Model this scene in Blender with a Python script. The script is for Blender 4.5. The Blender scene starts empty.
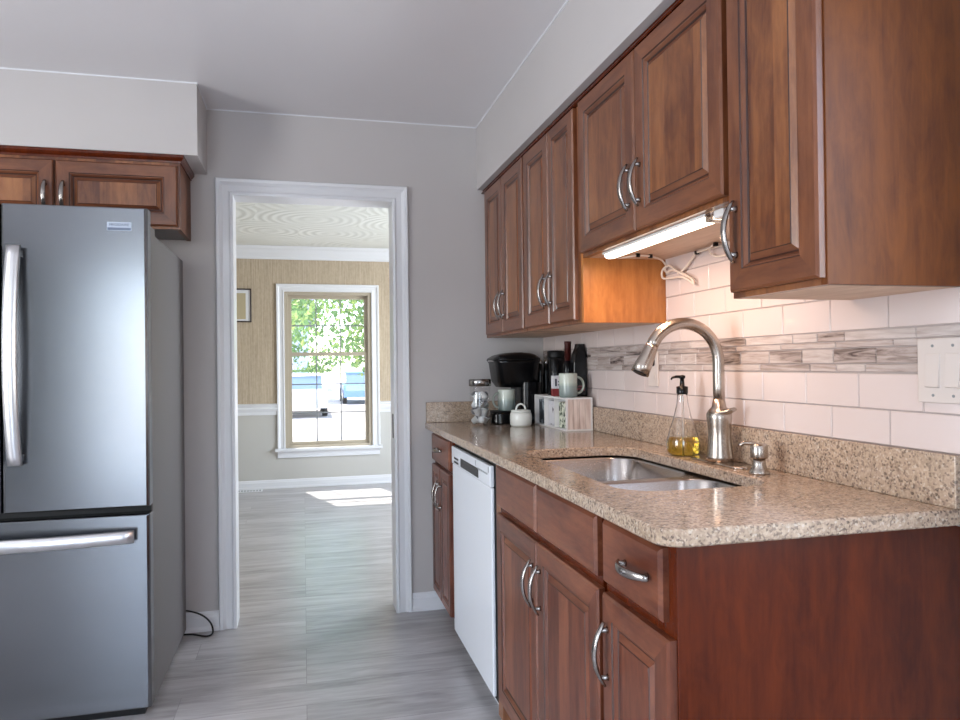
import bpy, bmesh, math, random
from mathutils import Vector, Matrix
random.seed(7)
scene = bpy.context.scene
COL = scene.collection

# ------------------------------------------------------------------ camera, world, lights, exposure
YAW, PITCH, ROLL, FPX, CAMH = 13.8894, 0.3924, -0.6896, 714.2919, 1.2221
y_, p_, r_ = map(math.radians, (YAW, PITCH, ROLL))
fw = Vector((math.sin(y_)*math.cos(p_), math.cos(y_)*math.cos(p_), math.sin(p_)))
rt = Vector((math.cos(y_), -math.sin(y_), 0)); up = rt.cross(fw)
rt, up = rt*math.cos(r_)+up*math.sin(r_), up*math.cos(r_)-rt*math.sin(r_)
cam = bpy.data.objects.new('camera', bpy.data.cameras.new('camera')); COL.objects.link(cam)
M = Matrix.Identity(4)
for i in range(3):
    M[i][0], M[i][1], M[i][2] = rt[i], up[i], -fw[i]
M[2][3] = CAMH
cam.matrix_world = M
cam.data.sensor_width = 36; cam.data.lens = FPX/960*36
cam.data.clip_start = .05; cam.data.clip_end = 300
scene.camera = cam
vs = scene.view_settings
vs.view_transform = 'Standard'; vs.look = 'None'; vs.gamma = 1; vs.use_curve_mapping = False
vs.exposure = -0.12

w = bpy.data.worlds.new('sky'); scene.world = w; w.use_nodes = True
nt = w.node_tree; nt.nodes.clear()
sky = nt.nodes.new('ShaderNodeTexSky'); sky.sky_type = 'NISHITA'; sky.sun_disc = False
sky.sun_elevation = math.radians(56); sky.sun_rotation = math.radians(163)
bg = nt.nodes.new('ShaderNodeBackground'); bg.inputs['Strength'].default_value = .95
ow = nt.nodes.new('ShaderNodeOutputWorld')
nt.links.new(sky.outputs[0], bg.inputs[0]); nt.links.new(bg.outputs[0], ow.inputs[0])

sl = bpy.data.lights.new('sun', 'SUN'); sl.energy = 14; sl.angle = math.radians(.6); sl.color = (1, .95, .88)
sun = bpy.data.objects.new('sun', sl); COL.objects.link(sun)
sun.rotation_euler = Vector((.2, -.64, -1)).to_track_quat('-Z', 'Y').to_euler(); sun.location = (0, 12, 12)

def area(name, loc, direction, sx, sy, power, color, spread=180):
    l = bpy.data.lights.new(name, 'AREA'); l.shape = 'RECTANGLE'; l.size = sx; l.size_y = sy
    l.energy = power; l.color = color; l.spread = math.radians(spread)
    o = bpy.data.objects.new(name, l); COL.objects.link(o); o.location = loc
    o.rotation_euler = Vector(direction).to_track_quat('-Z', 'Z').to_euler()
    return o
# daylight entering through the kitchen's own openings (behind the camera), an added left window and the dining room's side window
area('daylight_patio_door', (-1.30, -2.50, 1.17), (0, 1, .12), 1.45, 2.2, 54, (.74, .86, 1.0))
area('added_left_fill', (-3.24, .80, 1.45), (1, 0, .25), 1.9, 1.3, 125, (.97, .98, 1.0))  # no known window here; fill light added for the cabinet doors
area('daylight_side_window', (1.23, .06, 1.50), (-1, 0, 0), 1.42, 1.16, 26, (.88, .93, 1.0))
area('daylight_dining_window', (2.66, 5.6, 1.35), (-1, 0, 0), 1.7, 1.4, 112, (.90, .95, 1.0))

po = area('dining_window_portal', (.25, 7.66, 1.2), (0, -1, 0), .95, 1.7, 1, (1, 1, 1)); po.data.cycles.is_portal = True

# ------------------------------------------------------------------ materials
def srgb(r, g, b):
    f = lambda c: (c/255/12.92) if c/255 <= .04045 else ((c/255+.055)/1.055)**2.4
    return (f(r), f(g), f(b), 1)
class Mat:
    def __init__(s, name, color=(.5, .5, .5, 1), rough=.5, metal=0, spec=.5, coat=0, coat_rough=.1):
        s.m = bpy.data.materials.new(name); s.m.use_nodes = True
        s.t = s.m.node_tree; s.N = s.t.nodes; s.b = s.N['Principled BSDF']
        s.b.inputs['Base Color'].default_value = color; s.b.inputs['Roughness'].default_value = rough
        s.b.inputs['Metallic'].default_value = metal; s.b.inputs['Specular IOR Level'].default_value = spec
        s.b.inputs['Coat Weight'].default_value = coat; s.b.inputs['Coat Roughness'].default_value = coat_rough
    def node(s, typ, **kw):
        n = s.N.new(typ)
        for k, v in kw.items():
            if k.startswith('i_'):
                n.inputs[k[2:].replace('_', ' ')].default_value = v
            else: setattr(n, k, v)
        return n
    def link(s, a, b): s.t.links.new(a, b)
    def coord(s, scale=(1, 1, 1), rot=(0, 0, 0), which='Object'):
        c = s.N.new('ShaderNodeTexCoord'); mp = s.N.new('ShaderNodeMapping')
        mp.inputs['Scale'].default_value = scale; mp.inputs['Rotation'].default_value = rot
        s.link(c.outputs[which], mp.inputs[0]); return mp.outputs[0]
    def noise(s, vec, scale=1, detail=4, rough=.55, dist=0, w=None):
        n = s.N.new('ShaderNodeTexNoise')
        n.inputs['Scale'].default_value = scale; n.inputs['Detail'].default_value = detail
        n.inputs['Roughness'].default_value = rough; n.inputs['Distortion'].default_value = dist
        if w is not None: n.noise_dimensions = '4D'; s.link(w, n.inputs['W'])
        s.link(vec, n.inputs['Vector']); return n.outputs['Fac']
    def ramp(s, fac, stops):
        r = s.N.new('ShaderNodeValToRGB'); e = r.color_ramp.elements
        while len(e) < len(stops): e.new(.5)
        for k, (p, c) in enumerate(stops): e[k].position = p; e[k].color = c
        s.link(fac, r.inputs[0]); return r.outputs[0]
    def mix(s, fac, a, b, typ='MIX'):
        n = s.N.new('ShaderNodeMix'); n.data_type = 'RGBA'; n.blend_type = typ
        for v, i in ((fac, 0), (a, 6), (b, 7)):
            if hasattr(v, 'is_linked'): s.link(v, n.inputs[i])
            else: n.inputs[i].default_value = v
        return n.outputs[2]
    def math(s, op, a, b=0.0, c=None):
        n = s.N.new('ShaderNodeMath'); n.operation = op
        for k, v in enumerate((a, b) if c is None else (a, b, c)):
            if hasattr(v, 'is_linked'): s.link(v, n.inputs[k])
            else: n.inputs[k].default_value = v
        return n.outputs[0]
    def base(s, c): s.link(c, s.b.inputs['Base Color'])
    def bump(s, h, strength=.2, dist=.002):
        n = s.N.new('ShaderNodeBump'); n.inputs['Strength'].default_value = strength
        n.inputs['Distance'].default_value = dist; s.link(h, n.inputs['Height'])
        s.link(n.outputs[0], s.b.inputs['Normal'])
    def randw(s):
        n = s.N.new('ShaderNodeObjectInfo'); return s.math('MULTIPLY', n.outputs['Random'], 20)

def paint(name, c, rough=.6, amt=.03, bump=.08, spec=.4):
    m = Mat(name, c, rough, spec=spec); v = m.coord()
    n = m.noise(v, 1.3, 3)
    dark = tuple(x*(1-amt*2) for x in c[:3])+(1,)
    m.base(m.ramp(n, [(.3, dark), (.7, c)]))
    m.bump(m.noise(m.coord(), 90, 3), bump, .002)
    return m.m

def wood(name, axis='Z', dark=(88, 44, 20), light=(160, 104, 60), rough=.33, stave=True, coat=.25, spec=.5):
    """stained cherry / maple, grain running along the axis"""
    m = Mat(name, rough=rough, spec=spec, coat=coat, coat_rough=.22)
    sc = {'Z': (1, 1, .07), 'Y': (1, .07, 1), 'X': (.07, 1, 1)}[axis]
    rw = m.randw()
    v = m.coord(sc)
    g1 = m.noise(v, 55, 6, .65, .6, rw)
    v2 = m.coord({'Z': (1, 1, .22), 'Y': (1, .22, 1), 'X': (.22, 1, 1)}[axis])
    g2 = m.noise(v2, 7, 4, .6, 1.6, rw)
    g3 = m.noise(m.coord({'Z': (1, 1, .35), 'Y': (1, .35, 1), 'X': (.35, 1, 1)}[axis]), 22, 5, .65, 1.6, rw)
    f = m.math('ADD', m.math('MULTIPLY', g1, .30), m.math('ADD', m.math('MULTIPLY', g2, .42), m.math('MULTIPLY', g3, .28)))
    if stave:
        c = m.N.new('ShaderNodeTexCoord'); sp = m.N.new('ShaderNodeSeparateXYZ'); m.link(c.outputs['Object'], sp.inputs[0])
        q = m.math('ADD', sp.outputs[0], sp.outputs[1]) if axis == 'Z' else sp.outputs[2]
        q = m.math('FLOOR', m.math('DIVIDE', q, .071))
        wn = m.N.new('ShaderNodeTexWhiteNoise'); wn.noise_dimensions = '2D'
        cb = m.N.new('ShaderNodeCombineXYZ'); m.link(q, cb.inputs[0]); m.link(rw, cb.inputs[1]); m.link(cb.outputs[0], wn.inputs['Vector'])
        f = m.math('ADD', f, m.math('MULTIPLY', m.math('SUBTRACT', wn.outputs['Value'], .5), .16))
    mid = tuple((a*.45+b*.55) for a, b in zip(dark, light))
    dk = tuple(a*.72 for a in dark)
    m.base(m.ramp(f, [(.22, srgb(*dk)), (.40, srgb(*dark)), (.54, srgb(*mid)), (.72, srgb(*light))]))
    m.bump(g1, .06, .001)
    return m.m
W_V = wood('cherry_wood_vertical_grain', 'Z')
FD = dict(dark=(84, 42, 22), light=(140, 88, 56), stave=False)
W_STILE = wood('cherry_stile_grain', 'Z', **FD)
W_HBV = wood('base_cherry_stile_grain', 'Z', dark=(74, 32, 18), light=(132, 76, 50), stave=False)
W_HY = wood('cherry_wood_rail_grain_y', 'Y', **FD)
W_HX = wood('cherry_wood_rail_grain_x', 'X', **FD)
W_END = wood('cherry_veneer_end_panel', 'Z', dark=(80, 38, 9), light=(124, 70, 25), stave=False, rough=.42, coat=0, spec=.3)
W_RED = wood('red_cherry_veneer', 'Z', dark=(66, 20, 2), light=(106, 42, 9), stave=False, rough=.27, coat=.0, spec=.35)
W_AMB = wood('cherry_veneer_lamp_glow', 'Z', dark=(148, 84, 34), light=(205, 138, 72), stave=False, rough=.4)  # cherry side panel with the light bar's warm glow put into its colour
W_VB = wood('base_cherry_vertical_grain', 'Z', dark=(80, 34, 18), light=(146, 86, 56))
W_HB = wood('base_cherry_rail_grain', 'Y', dark=(84, 38, 22), light=(148, 92, 64), stave=False)
W_GLZ = Mat('dark_glaze_wood', srgb(52, 22, 14), .35, coat=.3).m
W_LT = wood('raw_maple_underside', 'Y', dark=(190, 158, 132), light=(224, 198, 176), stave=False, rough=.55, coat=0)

WALLP = paint('grey_wall_paint', srgb(192, 188, 187), .5)
CEILP = paint('semi_gloss_ceiling_paint', srgb(226, 224, 226), .30, amt=.015, bump=.25, spec=.5)
WHITE = paint('white_trim_paint', srgb(226, 228, 232), .32, amt=.01, bump=.02, spec=.5)
DWALLP = paint('dining_lower_wall_paint', srgb(196, 195, 190), .6)

m = Mat('vinyl_plank_floor', rough=.33, spec=.5, coat=.35, coat_rough=.22)
v = m.coord()
bk = m.node('ShaderNodeTexBrick'); m.link(v, bk.inputs['Vector'])
bk.inputs['Scale'].default_value = 1; bk.inputs['Brick Width'].default_value = 1.22; bk.inputs['Row Height'].default_value = .178
bk.inputs['Mortar Size'].default_value = .0012; bk.inputs['Mortar Smooth'].default_value = .2; bk.offset = .37; bk.offset_frequency = 3
bk.inputs['Color1'].default_value = (0, 0, 0, 1); bk.inputs['Color2'].default_value = (1, 1, 1, 1); bk.inputs['Mortar'].default_value = (.5, .5, .5, 1)
sp = m.N.new('ShaderNodeSeparateXYZ'); m.link(bk.outputs['Color'], sp.inputs[0])
wv = m.math('MULTIPLY', sp.outputs[0], 9)
g = m.noise(m.coord((.10, 1, 1)), 26, 6, .62, .9, wv)
g2 = m.noise(m.coord((.22, 1, 1)), 6, 4, .6, 1.5, wv)
f = m.math('ADD', m.math('MULTIPLY', g, .5), m.math('ADD', m.math('MULTIPLY', g2, .45), m.math('MULTIPLY', sp.outputs[0], .08)))
c = m.ramp(f, [(.33, srgb(124, 120, 120)), (.45, srgb(158, 155, 156)), (.60, srgb(186, 184, 185)), (.75, srgb(202, 201, 202))])
m.base(m.mix(m.math('MULTIPLY', bk.outputs['Fac'], .55), c, srgb(90, 86, 86)))
m.link(m.math('ADD', m.math('MULTIPLY', g, .18), .24), m.b.inputs['Roughness'])
m.bump(g, .08, .001)
FLOOR = m.m

m = Mat('speckled_granite', rough=.13, spec=.55)
v = m.coord()
vo = m.node('ShaderNodeTexVoronoi'); vo.inputs['Scale'].default_value = 235; m.link(v, vo.inputs['Vector'])
n1 = m.noise(v, 55, 5, .7); n2 = m.noise(v, 5, 3)
sp = m.N.new('ShaderNodeSeparateXYZ'); m.link(vo.outputs['Color'], sp.inputs[0])
c = m.ramp(sp.outputs[0], [(0, srgb(48, 40, 38)), (.14, srgb(84, 70, 64)), (.22, srgb(146, 124, 108)), (.55, srgb(172, 149, 126)), (.85, srgb(190, 168, 144)), (1, srgb(202, 190, 174))])
c2 = m.ramp(n1, [(.38, srgb(98, 82, 72)), (.54, srgb(182, 160, 142))])
c3 = m.mix(.38, c, c2)
m.base(m.mix(m.ramp(n2, [(.3, (0, 0, 0, 1)), (.7, (.25, .25, .25, 1))]), c3, srgb(196, 176, 154)))
GRAN = m.m

def metal(name, c, rough, axis=None, amt=.08, fq=380):
    m = Mat(name, c, rough, 1)
    if axis:
        sc = {'X': (.012, 1, 1), 'Y': (1, .012, 1), 'Z': (1, 1, .012)}[axis]
        n = m.noise(m.coord(sc), fq, 3)
        m.link(m.math('ADD', m.math('MULTIPLY', n, amt*2), rough-amt), m.b.inputs['Roughness'])
        m.base(m.ramp(n, [(.3, tuple(x*.965 for x in c[:3])+(1,)), (.7, c)]))
    return m.m
STEEL = metal('brushed_stainless_steel', srgb(122, 124, 128), .21, 'X', .03, 420)
SINKST = metal('satin_sink_steel', srgb(180, 174, 170), .25)
NICKEL = metal('brushed_nickel', srgb(178, 168, 158), .27)
HANDST = metal('satin_handle_steel', srgb(214, 214, 216), .3)
NICKP = metal('satin_nickel_pull', srgb(158, 152, 148), .24)
CHROME = metal('polished_nickel', srgb(205, 202, 200), .15)
m = Mat('grey_enamel_fridge_side', srgb(98, 94, 95), .45, .15)
m.bump(m.noise(m.coord(), 260, 2), .25, .001); FSIDE = m.m
BLACKP = Mat('glossy_black_plastic', srgb(11, 11, 13), .25, spec=.3).m
BLACKM = Mat('matte_black_plastic', srgb(10, 10, 11), .5, spec=.3).m
RUBBER = Mat('black_rubber_gasket', srgb(10, 10, 11), .7).m
DWM = Mat('white_enamel_appliance', srgb(232, 236, 242), .25, coat=.3).m
DWG = Mat('pale_grey_button', srgb(130, 134, 136), .4).m
TILE = paint('glazed_white_subway_tile', srgb(212, 198, 194), .12, amt=.015, bump=.03, spec=.55)
GROUT = Mat('light_grout', srgb(164, 154, 150), .8).m
m = Mat('streaked_mosaic_stone', rough=.2, spec=.5)
geo = m.N.new('ShaderNodeNewGeometry')
rw = m.math('MULTIPLY', geo.outputs['Random Per Island'], 37)
n = m.noise(m.coord((1, .10, 1)), 60, 5, .6, 1.2, rw)
t = m.math('ADD', m.math('MULTIPLY', geo.outputs['Random Per Island'], .24), m.math('MULTIPLY', n, .9))
m.base(m.ramp(t, [(.34, srgb(60, 50, 48)), (.43, srgb(128, 114, 108)), (.54, srgb(172, 158, 152)), (.78, srgb(202, 192, 188))]))
MOSAIC = m.m
m = Mat('grasscloth_wallpaper', rough=.75)
n = m.noise(m.coord((1, 1, .02)), 120, 4, .7); n2 = m.noise(m.coord((1, 1, .5)), 60, 3)
c = m.ramp(n, [(.3, srgb(160, 144, 122)), (.5, srgb(184, 168, 146)), (.72, srgb(204, 190, 168))])
m.base(m.mix(.25, c, m.ramp(n2, [(.35, srgb(160, 145, 124)), (.65, srgb(196, 182, 160))])))
m.bump(n, .2, .001); PAPER = m.m
m = Mat('swirled_plaster_ceiling', srgb(222, 224, 218), .7)
vo = m.node('ShaderNodeTexVoronoi'); vo.inputs['Scale'].default_value = 1.5; m.link(m.coord((1, 1, .01)), vo.inputs['Vector'])
rings = m.math('SINE', m.math('MULTIPLY', vo.outputs['Distance'], 62))
rg = m.math('MULTIPLY', rings, m.noise(m.coord((1, 1, .01)), 5, 3))
m.bump(rg, .35, .008); SWIRL = m.m
def glassm(name, color=(1, 1, 1, 1), rough=0.0, ior=1.45, thin=False):
    m = Mat(name, color, rough)
    m.b.inputs['Transmission Weight'].default_value = 1; m.b.inputs['IOR'].default_value = ior
    if thin:     # a thin sheet passes light straight through with a little reflection
        tr = m.node('ShaderNodeBsdfTransparent'); gl = m.node('ShaderNodeBsdfGlossy'); gl.inputs['Roughness'].default_value = .02
        mx = m.node('ShaderNodeMixShader'); mx.inputs[0].default_value = .07
        m.link(tr.outputs[0], mx.inputs[1]); m.link(gl.outputs[0], mx.inputs[2]); m.link(mx.outputs[0], m.N['Material Output'].inputs[0])
    return m.m
PANE = glassm('window_glass', thin=True)
GLASS = glassm('clear_glass', thin=False)
JARG = glassm('jar_glass', thin=True)
SOAPL = glassm('yellow_dish_soap', srgb(226, 200, 84), 0, 1.36)
TANV = Mat('tan_vinyl_window_frame', srgb(176, 166, 148), .5).m
CERAM = Mat('mint_grey_ceramic', srgb(176, 186, 176), .25, coat=.3).m
m = Mat('mug_glaze', rough=.25, coat=.3)
sp = m.N.new('ShaderNodeSeparateXYZ'); c0 = m.N.new('ShaderNodeTexCoord'); m.link(c0.outputs['Generated'], sp.inputs[0])
m.base(m.ramp(sp.outputs[2], [(.05, srgb(120, 134, 132)), (.45, srgb(150, 163, 158)), (.62, srgb(196, 204, 192)), (1, srgb(206, 212, 200))])); MUG = m.m
CREAM = Mat('off_white_ceramic', srgb(222, 224, 218), .3, coat=.2).m
m = Mat('whitewashed_planks', rough=.6)
n = m.noise(m.coord((1, 1, .1)), 70, 4)
m.base(m.ramp(n, [(.32, srgb(186, 160, 148)), (.6, srgb(226, 208, 198))])); PLANKW = m.m
WPAINT = Mat('white_box_paint', srgb(226, 224, 222), .5).m
CORDW = Mat('white_cord', srgb(226, 212, 198), .45).m
CORDB = Mat('black_cord', srgb(14, 14, 14), .5).m
PLATE = Mat('ivory_switch_plate', srgb(206, 196, 190), .35).m
def emis(name, c, s):
    m = Mat(name, c, .4); m.b.inputs['Emission Color'].default_value = c; m.b.inputs['Emission Strength'].default_value = s; return m.m
LENS = emis('lit_light_bar_lens', (1, .86, .70, 1), 5)

# ------------------------------------------------------------------ mesh helpers
class MB:
    def __init__(s): s.v = []; s.f = []; s.mi = []; s.sm = []
    def add(s, vs_, fs, mi=0, sm=False):
        o = len(s.v); s.v += [tuple(q) for q in vs_]
        for k, f_ in enumerate(fs):
            s.f.append([o+i for i in f_]); s.mi.append(mi if isinstance(mi, int) else mi[k]); s.sm.append(sm)
        return s
    def box(s, x0, x1, y0, y1, z0, z1, mi=0):
        V = [(x, y, z) for x in (x0, x1) for y in (y0, y1) for z in (z0, z1)]
        return s.add(V, [(0, 1, 3, 2), (4, 6, 7, 5), (0, 4, 5, 1), (2, 3, 7, 6), (0, 2, 6, 4), (1, 5, 7, 3)], mi)
    def lathe(s, prof, cx, cy, cz=0, seg=32, mi=0, sm=True):
        n = len(prof); V = []
        for k in range(seg):
            a = 2*math.pi*k/seg
            for r, z in prof: V.append((cx+r*math.cos(a), cy+r*math.sin(a), cz+z))
        F = []
        for k in range(seg):
            j = (k+1) % seg
            for i in range(n-1): F.append((k*n+i, j*n+i, j*n+i+1, k*n+i+1))
        s.add(V, F, mi, sm); o = len(s.v)-len(V)
        for e, rev in ((0, True), (n-1, False)):
            if prof[e][0] > 1e-5:
                lp = [o+k*n+e for k in range(seg)]
                s.f.append(lp[::-1] if rev else lp); s.mi.append(mi); s.sm.append(False)
        return s
    def tube(s, pts, rad, seg=12, mi=0, flat=None, caps=True, closed=False):
        """swept tube; flat=(direction, factor) squashes the section along a fixed direction"""
        P = [Vector(p) for p in pts]; n = len(P)
        R = [rad]*n if isinstance(rad, (int, float)) else list(rad)
        T = []
        for i in range(n):
            a = P[(i-1) % n] if (closed or i > 0) else P[i]; b = P[(i+1) % n] if (closed or i < n-1) else P[i]
            T.append((b-a).normalized())
        ref = Vector(flat[0]) if flat else (Vector((0, 0, 1)) if abs(T[0].z) < .9 else Vector((1, 0, 0)))
        u = (ref-T[0]*ref.dot(T[0])).normalized(); V = []
        for i in range(n):
            if flat: u = (ref-T[i]*ref.dot(T[i])); u = u.normalized() if u.length > 1e-4 else T[i].orthogonal().normalized()
            else: u = (u-T[i]*u.dot(T[i])).normalized()
            w_ = T[i].cross(u)
            for k in range(seg):
                a = 2*math.pi*k/seg
                V.append(P[i]+(u*math.cos(a)*(flat[1] if flat else 1)+w_*math.sin(a))*R[i])
        F = []
        for i in range(n if closed else n-1):
            j = (i+1) % n
            for k in range(seg):
                l = (k+1) % seg; F.append((i*seg+k, i*seg+l, j*seg+l, j*seg+k))
        s.add(V, F, mi, True)
        if caps and not closed:
            o = len(s.v)-len(V)
            s.f.append([o+k for k in range(seg)][::-1]); s.f.append([o+(n-1)*seg+k for k in range(seg)]); s.mi += [mi, mi]; s.sm += [False, False]
        return s
    def loops(s, L, mi=0, sm=False, cap0=True, cap1=True):
        n = len(L[0]); V = [p for l in L for p in l]; F = []
        for i in range(len(L)-1):
            for k in range(n):
                j = (k+1) % n; F.append((i*n+k, i*n+j, (i+1)*n+j, (i+1)*n+k))
        s.add(V, F, mi, sm); o = len(s.v)-len(V)
        if cap0: s.f.append([o+k for k in range(n)][::-1]); s.mi.append(mi); s.sm.append(False)
        if cap1: s.f.append([o+(len(L)-1)*n+k for k in range(n)]); s.mi.append(mi); s.sm.append(False)
        return s
    def build(s, name, mats, parent=None, bevel=0, seg=2, recalc=True):
        mats = mats if isinstance(mats, (list, tuple)) else [mats]
        me = bpy.data.meshes.new(name)
        off = Vector(parent['_o']) if parent and '_o' in parent else Vector((0, 0, 0))
        me.from_pydata([tuple(Vector(q)-off) for q in s.v], [], s.f)
        for mt in mats: me.materials.append(mt)
        me.polygons.foreach_set('material_index', s.mi); me.polygons.foreach_set('use_smooth', s.sm); me.update()
        if recalc:
            bm = bmesh.new(); bm.from_mesh(me); bmesh.ops.recalc_face_normals(bm, faces=bm.faces); bm.to_mesh(me); bm.free()
        o = bpy.data.objects.new(name, me); COL.objects.link(o)
        if parent: o.parent = parent; o['_o'] = tuple(off)
        if bevel:
            b = o.modifiers.new('bevel', 'BEVEL'); b.width = bevel; b.segments = seg; b.limit_method = 'ANGLE'; b.angle_limit = math.radians(40)
            b.harden_normals = False
        return o
def rrect(x0, x1, y0, y1, r, z, n=6):
    rs = r if isinstance(r, (tuple, list)) else (r,)*4      # corners: x1y1, x0y1, x0y0, x1y0
    out = []
    for (cx, cy, a0), q in zip(((x1, y1, 0), (x0, y1, 90), (x0, y0, 180), (x1, y0, 270)), rs):
        sx = -1 if cx == x1 else 1; sy = -1 if cy == y1 else 1
        for k in range(n+1):
            a = math.radians(a0+90*k/n)
            out.append((cx+sx*q+q*math.cos(a), cy+sy*q+q*math.sin(a), z))
    return out
def thing(name, loc, label, cat, group=None):
    o = bpy.data.objects.new(name, None); COL.objects.link(o); o.location = loc; o['_o'] = tuple(loc)
    o.empty_display_size = .05
    o['label'] = label; o['category'] = cat
    if group: o['group'] = group
    return o
def tag(o, label, cat, group=None):
    o['label'] = label; o['category'] = cat
    if group: o['group'] = group
    return o
def single(mb, name, mats, loc, label, cat, group=None, **kw):
    """a thing that is one mesh, its origin at its base"""
    class _P(dict): pass
    vv = mb.v; mb.v = [tuple(Vector(q)-Vector(loc)) for q in vv]
    o = mb.build(name, mats, None, **kw); o.location = loc
    return tag(o, label, cat, group)
def struct(name, mb, mats, parent=None, **kw):
    o = mb.build(name, mats, parent, **kw)
    if not parent: o['kind'] = 'structure'
    return o
def bm_fill(mb, outer, inners, mi=0):
    """flat face with holes (all loops at one height)"""
    bm = bmesh.new(); es = []
    for lp in [outer]+inners:
        vs_ = [bm.verts.new(p) for p in lp]
        es += [bm.edges.new((vs_[k], vs_[(k+1) % len(vs_)])) for k in range(len(vs_))]
    bmesh.ops.triangle_fill(bm, edges=es, use_beauty=True, use_dissolve=False)
    bm.verts.index_update()
    mb.add([v_.co[:] for v_ in bm.verts], [[v_.index for v_ in f_.verts] for f_ in bm.faces], mi); bm.free()

# ------------------------------------------------------------------ room shell
D, XW, H = 3.553, 1.264, 2.44          # kitchen far wall, right wall, ceiling
XL, YB = -3.3, -2.55                   # kitchen left wall, wall behind
D2, YF = 3.673, 7.51                    # dining side of the door wall, dining far wall
DXL, DXR = -1.9, 2.7
dL, dR, dT = -.315, .435, 2.037
OX0, OX1, OZ = -2.05, -.55, 2.30          # patio door opening behind the camera
struct('floor', MB().box(XL-.15, DXR+.15, YB-2.3, YF+.12, -.06, 0), FLOOR)
struct('ceiling', MB().box(XL-.15, XW+.15, YB-.15, D+.06, H, H+.08), CEILP)
struct('ceiling_dining', MB().box(DXL-.1, DXR+.15, D+.06, YF+.12, H, H+.08), SWIRL)
struct('wall_back', MB().box(XL-.1, dL-.02, D, D2, 0, H).box(dR+.02, DXR+.1, D, D2, 0, H).box(dL-.02, dR+.02, D, D2, dT+.02, H), WALLP)
struct('wall_left', MB().box(XL-.1, XL, YB, -.20, 0, H).box(XL-.1, XL, 1.80, D, 0, H).box(XL-.1, XL, -.20, 1.80, 0, .75).box(XL-.1, XL, -.20, 1.80, 2.15, H), WALLP)
wy0, wy1, wz0, wz1 = -.68, .80, .90, 2.10
wr = struct('wall_right', MB().box(XW, XW+.12, wy1, D, 0, H).box(XW, XW+.12, YB, wy0, 0, H).box(XW, XW+.12, wy0, wy1, 0, wz0).box(XW, XW+.12, wy0, wy1, wz1, H), WALLP)
struct('wall_rear_added_hall', MB().box(XL, -3.15, YB-.12, YB, 0, H).box(-3.15, -2.20, YB-.12, YB, 2.08, H).box(-2.20, OX0, YB-.12, YB, 0, H).box(-3.2, -2.15, YB-2.2, YB-2.1, 0, H).box(-3.27, -3.15, YB-2.1, YB-.12, 0, H).box(-2.2, -2.1, YB-2.1, YB-.12, 0, H).box(-3.2, -2.15, YB-2.1, YB-.12, 2.4, H).box(OX1, XW, YB-.12, YB, 0, H).box(OX0, OX1, YB-.12, YB, OZ, H), WALLP)  # includes an unlit hall box, added out of view to darken the fridge reflection
struct('soffit_right', MB().box(.873, XW, wy1+.02, D, 2.118, H), WALLP)
struct('soffit_left', MB().box(XL, -.43, 3.239, D, 2.13, H), WALLP)
# dining room walls
WX0, WX1, WZ0, WZ1 = -.184, .693, .40, 1.99
def far_band(z0, z1):
    b = MB()
    if z1 <= WZ0 or z0 >= WZ1: b.box(DXL, DXR, YF, YF+.12, z0, z1)
    else:
        b.box(DXL, WX0, YF, YF+.12, z0, z1).box(WX1, DXR, YF, YF+.12, z0, z1)
        if z0 < WZ0: b.box(WX0, WX1, YF, YF+.12, z0, WZ0)
        if z1 > WZ1: b.box(WX0, WX1, YF, YF+.12, WZ1, z1)
    return b
struct('wall_dining_far_lower', far_band(0, .80), DWALLP)
struct('wall_dining_far_upper', far_band(.80, H), PAPER)
struct('wall_dining_left', MB().box(DXL-.1, DXL, D2, YF+.12, 0, H), PAPER)
struct('wall_dining_right', MB().box(DXR, DXR+.12, D2, YF+.12, 0, .65).box(DXR, DXR+.12, D2, 4.7, .65, 2.05).box(DXR, DXR+.12, 6.5, YF+.12, .65, 2.05).box(DXR, DXR+.12, D2, YF+.12, 2.05, H), PAPER)

def molding(name, prof, a, b, out, mats, smooth=False, mi=None):
    """prof: (distance out from the wall, z); run a->b"""
    a, b, out = Vector(a), Vector(b), Vector(out)
    L = [[tuple(q+out*d+Vector((0, 0, z))) for d, z in prof] for q in (a, b)]
    return struct(name, MB().loops(L), mats)
BB = [(0, 0), (.020, 0), (.020, .012), (.014, .022), (.014, .062), (.010, .070), (.009, .078), (.004, .086), (0, .088)]
molding('baseboard_back', BB, (dR+.078, D, 0), (.70, D, 0), (0, -1, 0), WHITE)
molding('baseboard_back_left', BB, (-.60, D, 0), (dL-.078, D, 0), (0, -1, 0), WHITE)
molding('baseboard_dining_far', BB, (DXL, YF, 0), (DXR, YF, 0), (0, -1, 0), WHITE)
molding('baseboard_left', BB, (XL, YB, 0), (XL, D, 0), (1, 0, 0), WHITE)
CH = [(0, 0), (.010, 0), (.012, .030), (.020, .050), (.024, .062), (.012, .078), (.020, .096), (.026, .110), (0, .115)]
molding('trim_1', [(d, z+.742) for d, z in CH], (DXL, YF, 0), (WX0-.072, YF, 0), (0, -1, 0), WHITE)
molding('trim_2', [(d, z+.742) for d, z in CH], (WX1+.072, YF, 0), (DXR, YF, 0), (0, -1, 0), WHITE)
CR = [(0, 2.315), (.012, 2.317), (.016, 2.335), (.050, 2.375), (.070, 2.405), (.085, 2.415), (.10, 2.439), (0, 2.439)]
molding('trim_3', CR, (DXL, YF, 0), (DXR, YF, 0), (0, -1, 0), WHITE)

# caulk beads where the walls and soffits meet the ceiling
CK = .0045
struct('trim_4', MB().box(.873-CK, .873, wy1+.02, D-CK, H-CK, H).box(-.43+CK, .873-CK, D-CK, D, H-CK, H).box(XL, -.43, 3.239-CK, 3.239, H-CK, H).box(-.43, -.43+CK, 3.239, D, H-CK, H), WHITE)

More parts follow.
